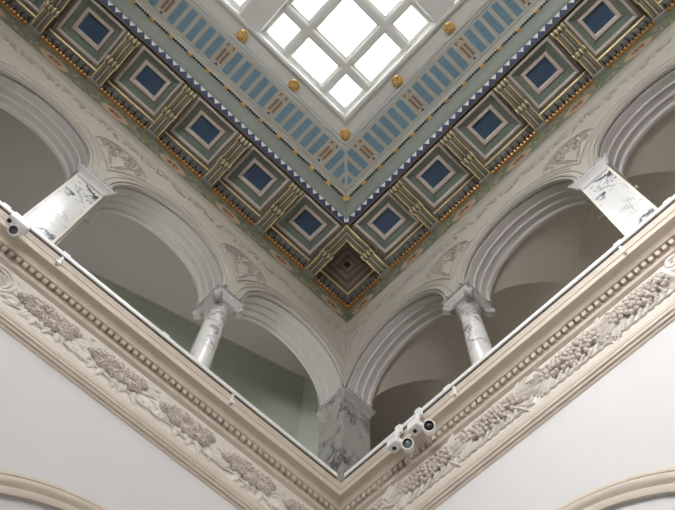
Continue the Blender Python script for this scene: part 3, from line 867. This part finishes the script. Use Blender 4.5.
def spot_parts(t, dx, bz, cy_, cz, lens_m, aim, k=1., bw=.050, sx=.008):
    """local: origin at the track, X along the wall, Y out of it, Z up; the can hangs below and beside the gear box"""
    def bev(bm, o): bmesh.ops.bevel(bm, geom=bm.edges[:], offset=o, segments=2, affect='EDGES')
    bm = bmesh.new(); box(bm, (-.034, -.020, -.05), (.034, .022, .062)); bev(bm, .006); mesh_obj('track_adapter', bm, METALW, t)
    bm = bmesh.new(); tube(bm, [(0, .02, -.045), (0, .06, bz+.03)], .020, 10); mesh_obj('stem', bm, METALW, t)
    bm = bmesh.new(); box(bm, (-bw, .025, bz-.050), (bw, .115, bz+.050)); bev(bm, .008); g = mesh_obj('gear_box', bm, METALW, t)
    bm = bmesh.new(); lathe(bm, [(.018, -.003), (.018, .004)], (0, 0), 16, lambda a, b, c: Vector((sx+a, .07+b, bz-.051-c)), cap=True); mesh_obj('sensor', bm, BLACK, g)
    c = Vector((dx, cy_, cz))
    bm = bmesh.new(); tube(bm, [(0, .07, bz-.02), (dx*.45, .07, bz-.03), c], .017, 8); mesh_obj('arm', bm, METALW, t)
    a = Vector(aim).normalized(); ref = Vector((1, 0, 0)); u = a.cross(ref).normalized(); v = a.cross(u)
    Fh = lambda p, q, w: c+(u*p+v*q+a*w)*k
    bm = bmesh.new()
    lathe(bm, [(0, -.075), (.045, -.075), (.054, -.068), (.057, -.05), (.060, .055), (.058, .060), (.047, .060), (.046, .03), (.044, .01)], (0, 0), 28, Fh); can = mesh_obj('lamp_can', bm, METALW, t)
    bm = bmesh.new(); lathe(bm, [(0, .036), (.02, .036), (.0455, .030)], (0, 0), 24, Fh); mesh_obj('lens', bm, lens_m, can)
    bm = bmesh.new(); lathe(bm, [(.0458, .031), (.0466, .057)], (0, 0), 24, Fh); mesh_obj('baffle', bm, BLACK, can)
aim = (-.50, .72, -.62)
t = thing('track_spotlight', 'white track spotlight with green-tinted lens, the lower left of the pair on the right balcony', 'spotlight', RIGHT(.895, .155, 5.715), ROT['right'], 'white track spotlights'); spot_parts(t, -.135, -.265, .06, -.41, LENS, aim, .9, .056)
t = thing('track_spotlight', 'white track spotlight with black opening, the upper right of the pair on the right balcony', 'spotlight', RIGHT(1.135, .155, 5.715), ROT['right'], 'white track spotlights'); spot_parts(t, -.135, -.265, .06, -.41, BLACK, aim, .9, .056)
t = thing('track_spotlight', 'white track spotlight at the far left end of the left balcony, beneath the veined pier', 'spotlight', LEFT(3.665, .155, 5.715), ROT['left'], 'white track spotlights'); spot_parts(t, -.015, -.165, .06, -.28, LENS, (.05, .60, -.78), .72, .085, .062)

# ------------------------------------------------------------------ galleries behind the arcades
# left: flat grey ceiling, sage green back wall running slightly askew
A = Vector((-1.104, .232, 0)); B = Vector((-1.924, -2.927, 0)); dr = (B-A)/(B-A).length; far = A+dr*8.0
ZC = 9.5
def vwall(bm, p, q, z0, z1): quad(bm, [(p.x, p.y, z0), (q.x, q.y, z0), (q.x, q.y, z1), (p.x, p.y, z1)])
bm = bmesh.new(); vwall(bm, A, far, 5.3, ZC); struct('wall_gallery_left', bm, GREENW)
bm = bmesh.new(); vwall(bm, A, Vector((-.38, .40, 0)), 5.3, ZC); vwall(bm, far, Vector((-.38, far.y, 0)), 5.3, ZC); struct('wall_gallery_left_end', bm, GREENW)
bm = bmesh.new(); quad(bm, [(A.x-.3, .5, ZC), (-.30, .5, ZC), (-.30, far.y, ZC), (far.x-.3, far.y, ZC)]); struct('ceiling_gallery_left', bm, GREYC)
bm = bmesh.new(); quad(bm, [(A.x-.3, .5, 5.6), (-.30, .5, 5.6), (-.30, far.y, 5.6), (far.x-.3, far.y, 5.6)]); struct('floor_gallery_left', bm, FLOOR)
# right: groin vaults, one to each arch
bm = bmesh.new(); DY = 1.72; yc = T+DY/2; ry = DY/2
def vz(x, y, c):
    u = min(abs(x-c), .775); v = min(abs(y-yc), ry)
    return max(ZS+math.sqrt(max(.775**2-u*u, 0)), ZS+.775*math.sqrt(max(1-(v/ry)**2, 0)))
bounds = [(-1.79, -.08, -.92), (-.08, 1.71, .79), (1.71, 3.567, 2.637), (3.567, 5.424, 4.497), (5.424, L+.1, L-.79)]
for a, b, c in bounds:
    N = 40; xs = [c-.775*math.cos(PI*i/N) for i in range(N+1)]; ys = [yc-ry*math.cos(PI*j/N) for j in range(N+1)]
    g = [[bm.verts.new((x, y, vz(x, y, c))) for y in ys] for x in xs]
    for i in range(N):
        for j in range(N):
            p, q, r_, t_ = g[i][j], g[i+1][j], g[i+1][j+1], g[i][j+1]
            if i == j: bm.faces.new((p, q, r_)); bm.faces.new((p, r_, t_))
            elif i+j == N-1: bm.faces.new((p, q, t_)); bm.faces.new((q, r_, t_))
            else: bm.faces.new((p, q, r_, t_))
    for xe, col in ((a, g[0]), (b, g[-1])):                   # transverse arch to the next bay
        ev = [bm.verts.new((xe, v.co.y, v.co.z)) for v in col]
        for j in range(N): bm.faces.new((col[j], col[j+1], ev[j+1], ev[j]))
struct('ceiling_gallery_right', bm, VAULT, smooth=20)
bm = bmesh.new(); yb = T+DY
quad(bm, [(-1.8, yb, 5.3), (L+.4, yb, 5.3), (L+.4, yb, 8.6), (-1.8, yb, 8.6)]); struct('wall_gallery_right', bm, TAUPE)
bm = bmesh.new(); quad(bm, [(-.9, T, 5.3), (-.9, yb, 5.3), (-.9, yb, 8.6), (-.9, T, 8.6)]); quad(bm, [(L+.1, T, 5.3), (L+.1, yb, 5.3), (L+.1, yb, 8.6), (L+.1, T, 8.6)]); struct('wall_gallery_right_end', bm, TAUPE)
bm = bmesh.new(); quad(bm, [(-1.8, .3, 5.6), (L+.4, .3, 5.6), (L+.4, yb, 5.6), (-1.8, yb, 5.6)]); struct('floor_gallery_right', bm, FLOOR)

# added fill lights, unseen on the gallery floors, to brighten ceiling and vaults
def fill_light(name, loc, e, sx, sy, col):
    ld = bpy.data.lights.new(name, 'AREA'); ld.energy = e; ld.shape = 'RECTANGLE'; ld.size = sx*S; ld.size_y = sy*S; ld.color = col; ld.spread = math.radians(100)
    o = bpy.data.objects.new(name, ld); COL.objects.link(o); o.location = (loc[0]*S, loc[1]*S, loc[2]*S+ZO); o.rotation_euler = (PI, 0, 0)
for y in (-.7, -2.4, -4.4): fill_light('added_gallery_fill', (-1.0+.26*(y+.7)*.8, y, 5.68), 15, .4, 1.4, (1, .98, .95))
for x in (.8, 2.6, 4.5): fill_light('added_gallery_fill', (x, T+1.1, 5.68), 2.6, 1.2, .5, (1, .95, .88))

# added fill spots, unseen behind the viewer, to brighten the right-hand wall
for x, tx, tz in ((4.4, 3.2, 5.2), (5.6, 4.6, 5.4), (5.0, 3.4, 3.6)):
    ld = bpy.data.lights.new('added_hall_fill', 'SPOT'); ld.energy = 1050; ld.spot_size = math.radians(42); ld.spot_blend = 1; ld.shadow_soft_size = .12; ld.color = (.97, .97, 1)
    o = bpy.data.objects.new('added_hall_fill', ld); COL.objects.link(o)
    p = Vector((x, -L+.25, 9.1)); q = Vector((tx, 0, tz)); o.location = (p.x*S, p.y*S, p.z*S+ZO)
    o.rotation_euler = (q-p).to_track_quat('-Z', 'Y').to_euler()

# ------------------------------------------------------------------ camera, world, view
pitch, f, yaw, roll, cx, cy = (1.197387, 768.364, 0.092055, 0.075500, 3.433071, -3.114109)
az = math.radians(135)+yaw
Fw = Vector((math.cos(az)*math.cos(pitch), math.sin(az)*math.cos(pitch), math.sin(pitch)))
r = Vector((math.sin(az), -math.cos(az), 0)); u = r.cross(Fw)
rr = r*math.cos(roll)+u*math.sin(roll); uu = u*math.cos(roll)-r*math.sin(roll)
cam = bpy.data.cameras.new('camera'); co = bpy.data.objects.new('camera', cam); COL.objects.link(co)
mw = Matrix((rr, uu, -Fw)).transposed().to_4x4(); mw.translation = Vector((cx*S, cy*S, ZO)); co.matrix_world = mw
cam.sensor_width = 36; cam.lens = f/675*36; cam.clip_start = .05
sc = bpy.context.scene; sc.camera = co
wd = bpy.data.worlds.new('sky'); sc.world = wd; wd.use_nodes = True
wd.node_tree.nodes['Background'].inputs['Color'].default_value = (.8, .88, 1, 1); wd.node_tree.nodes['Background'].inputs['Strength'].default_value = .6
sc.view_settings.view_transform = 'Standard'; sc.view_settings.look = 'None'; sc.view_settings.gamma = 1; sc.view_settings.use_curve_mapping = False
sc.view_settings.exposure = 0.38
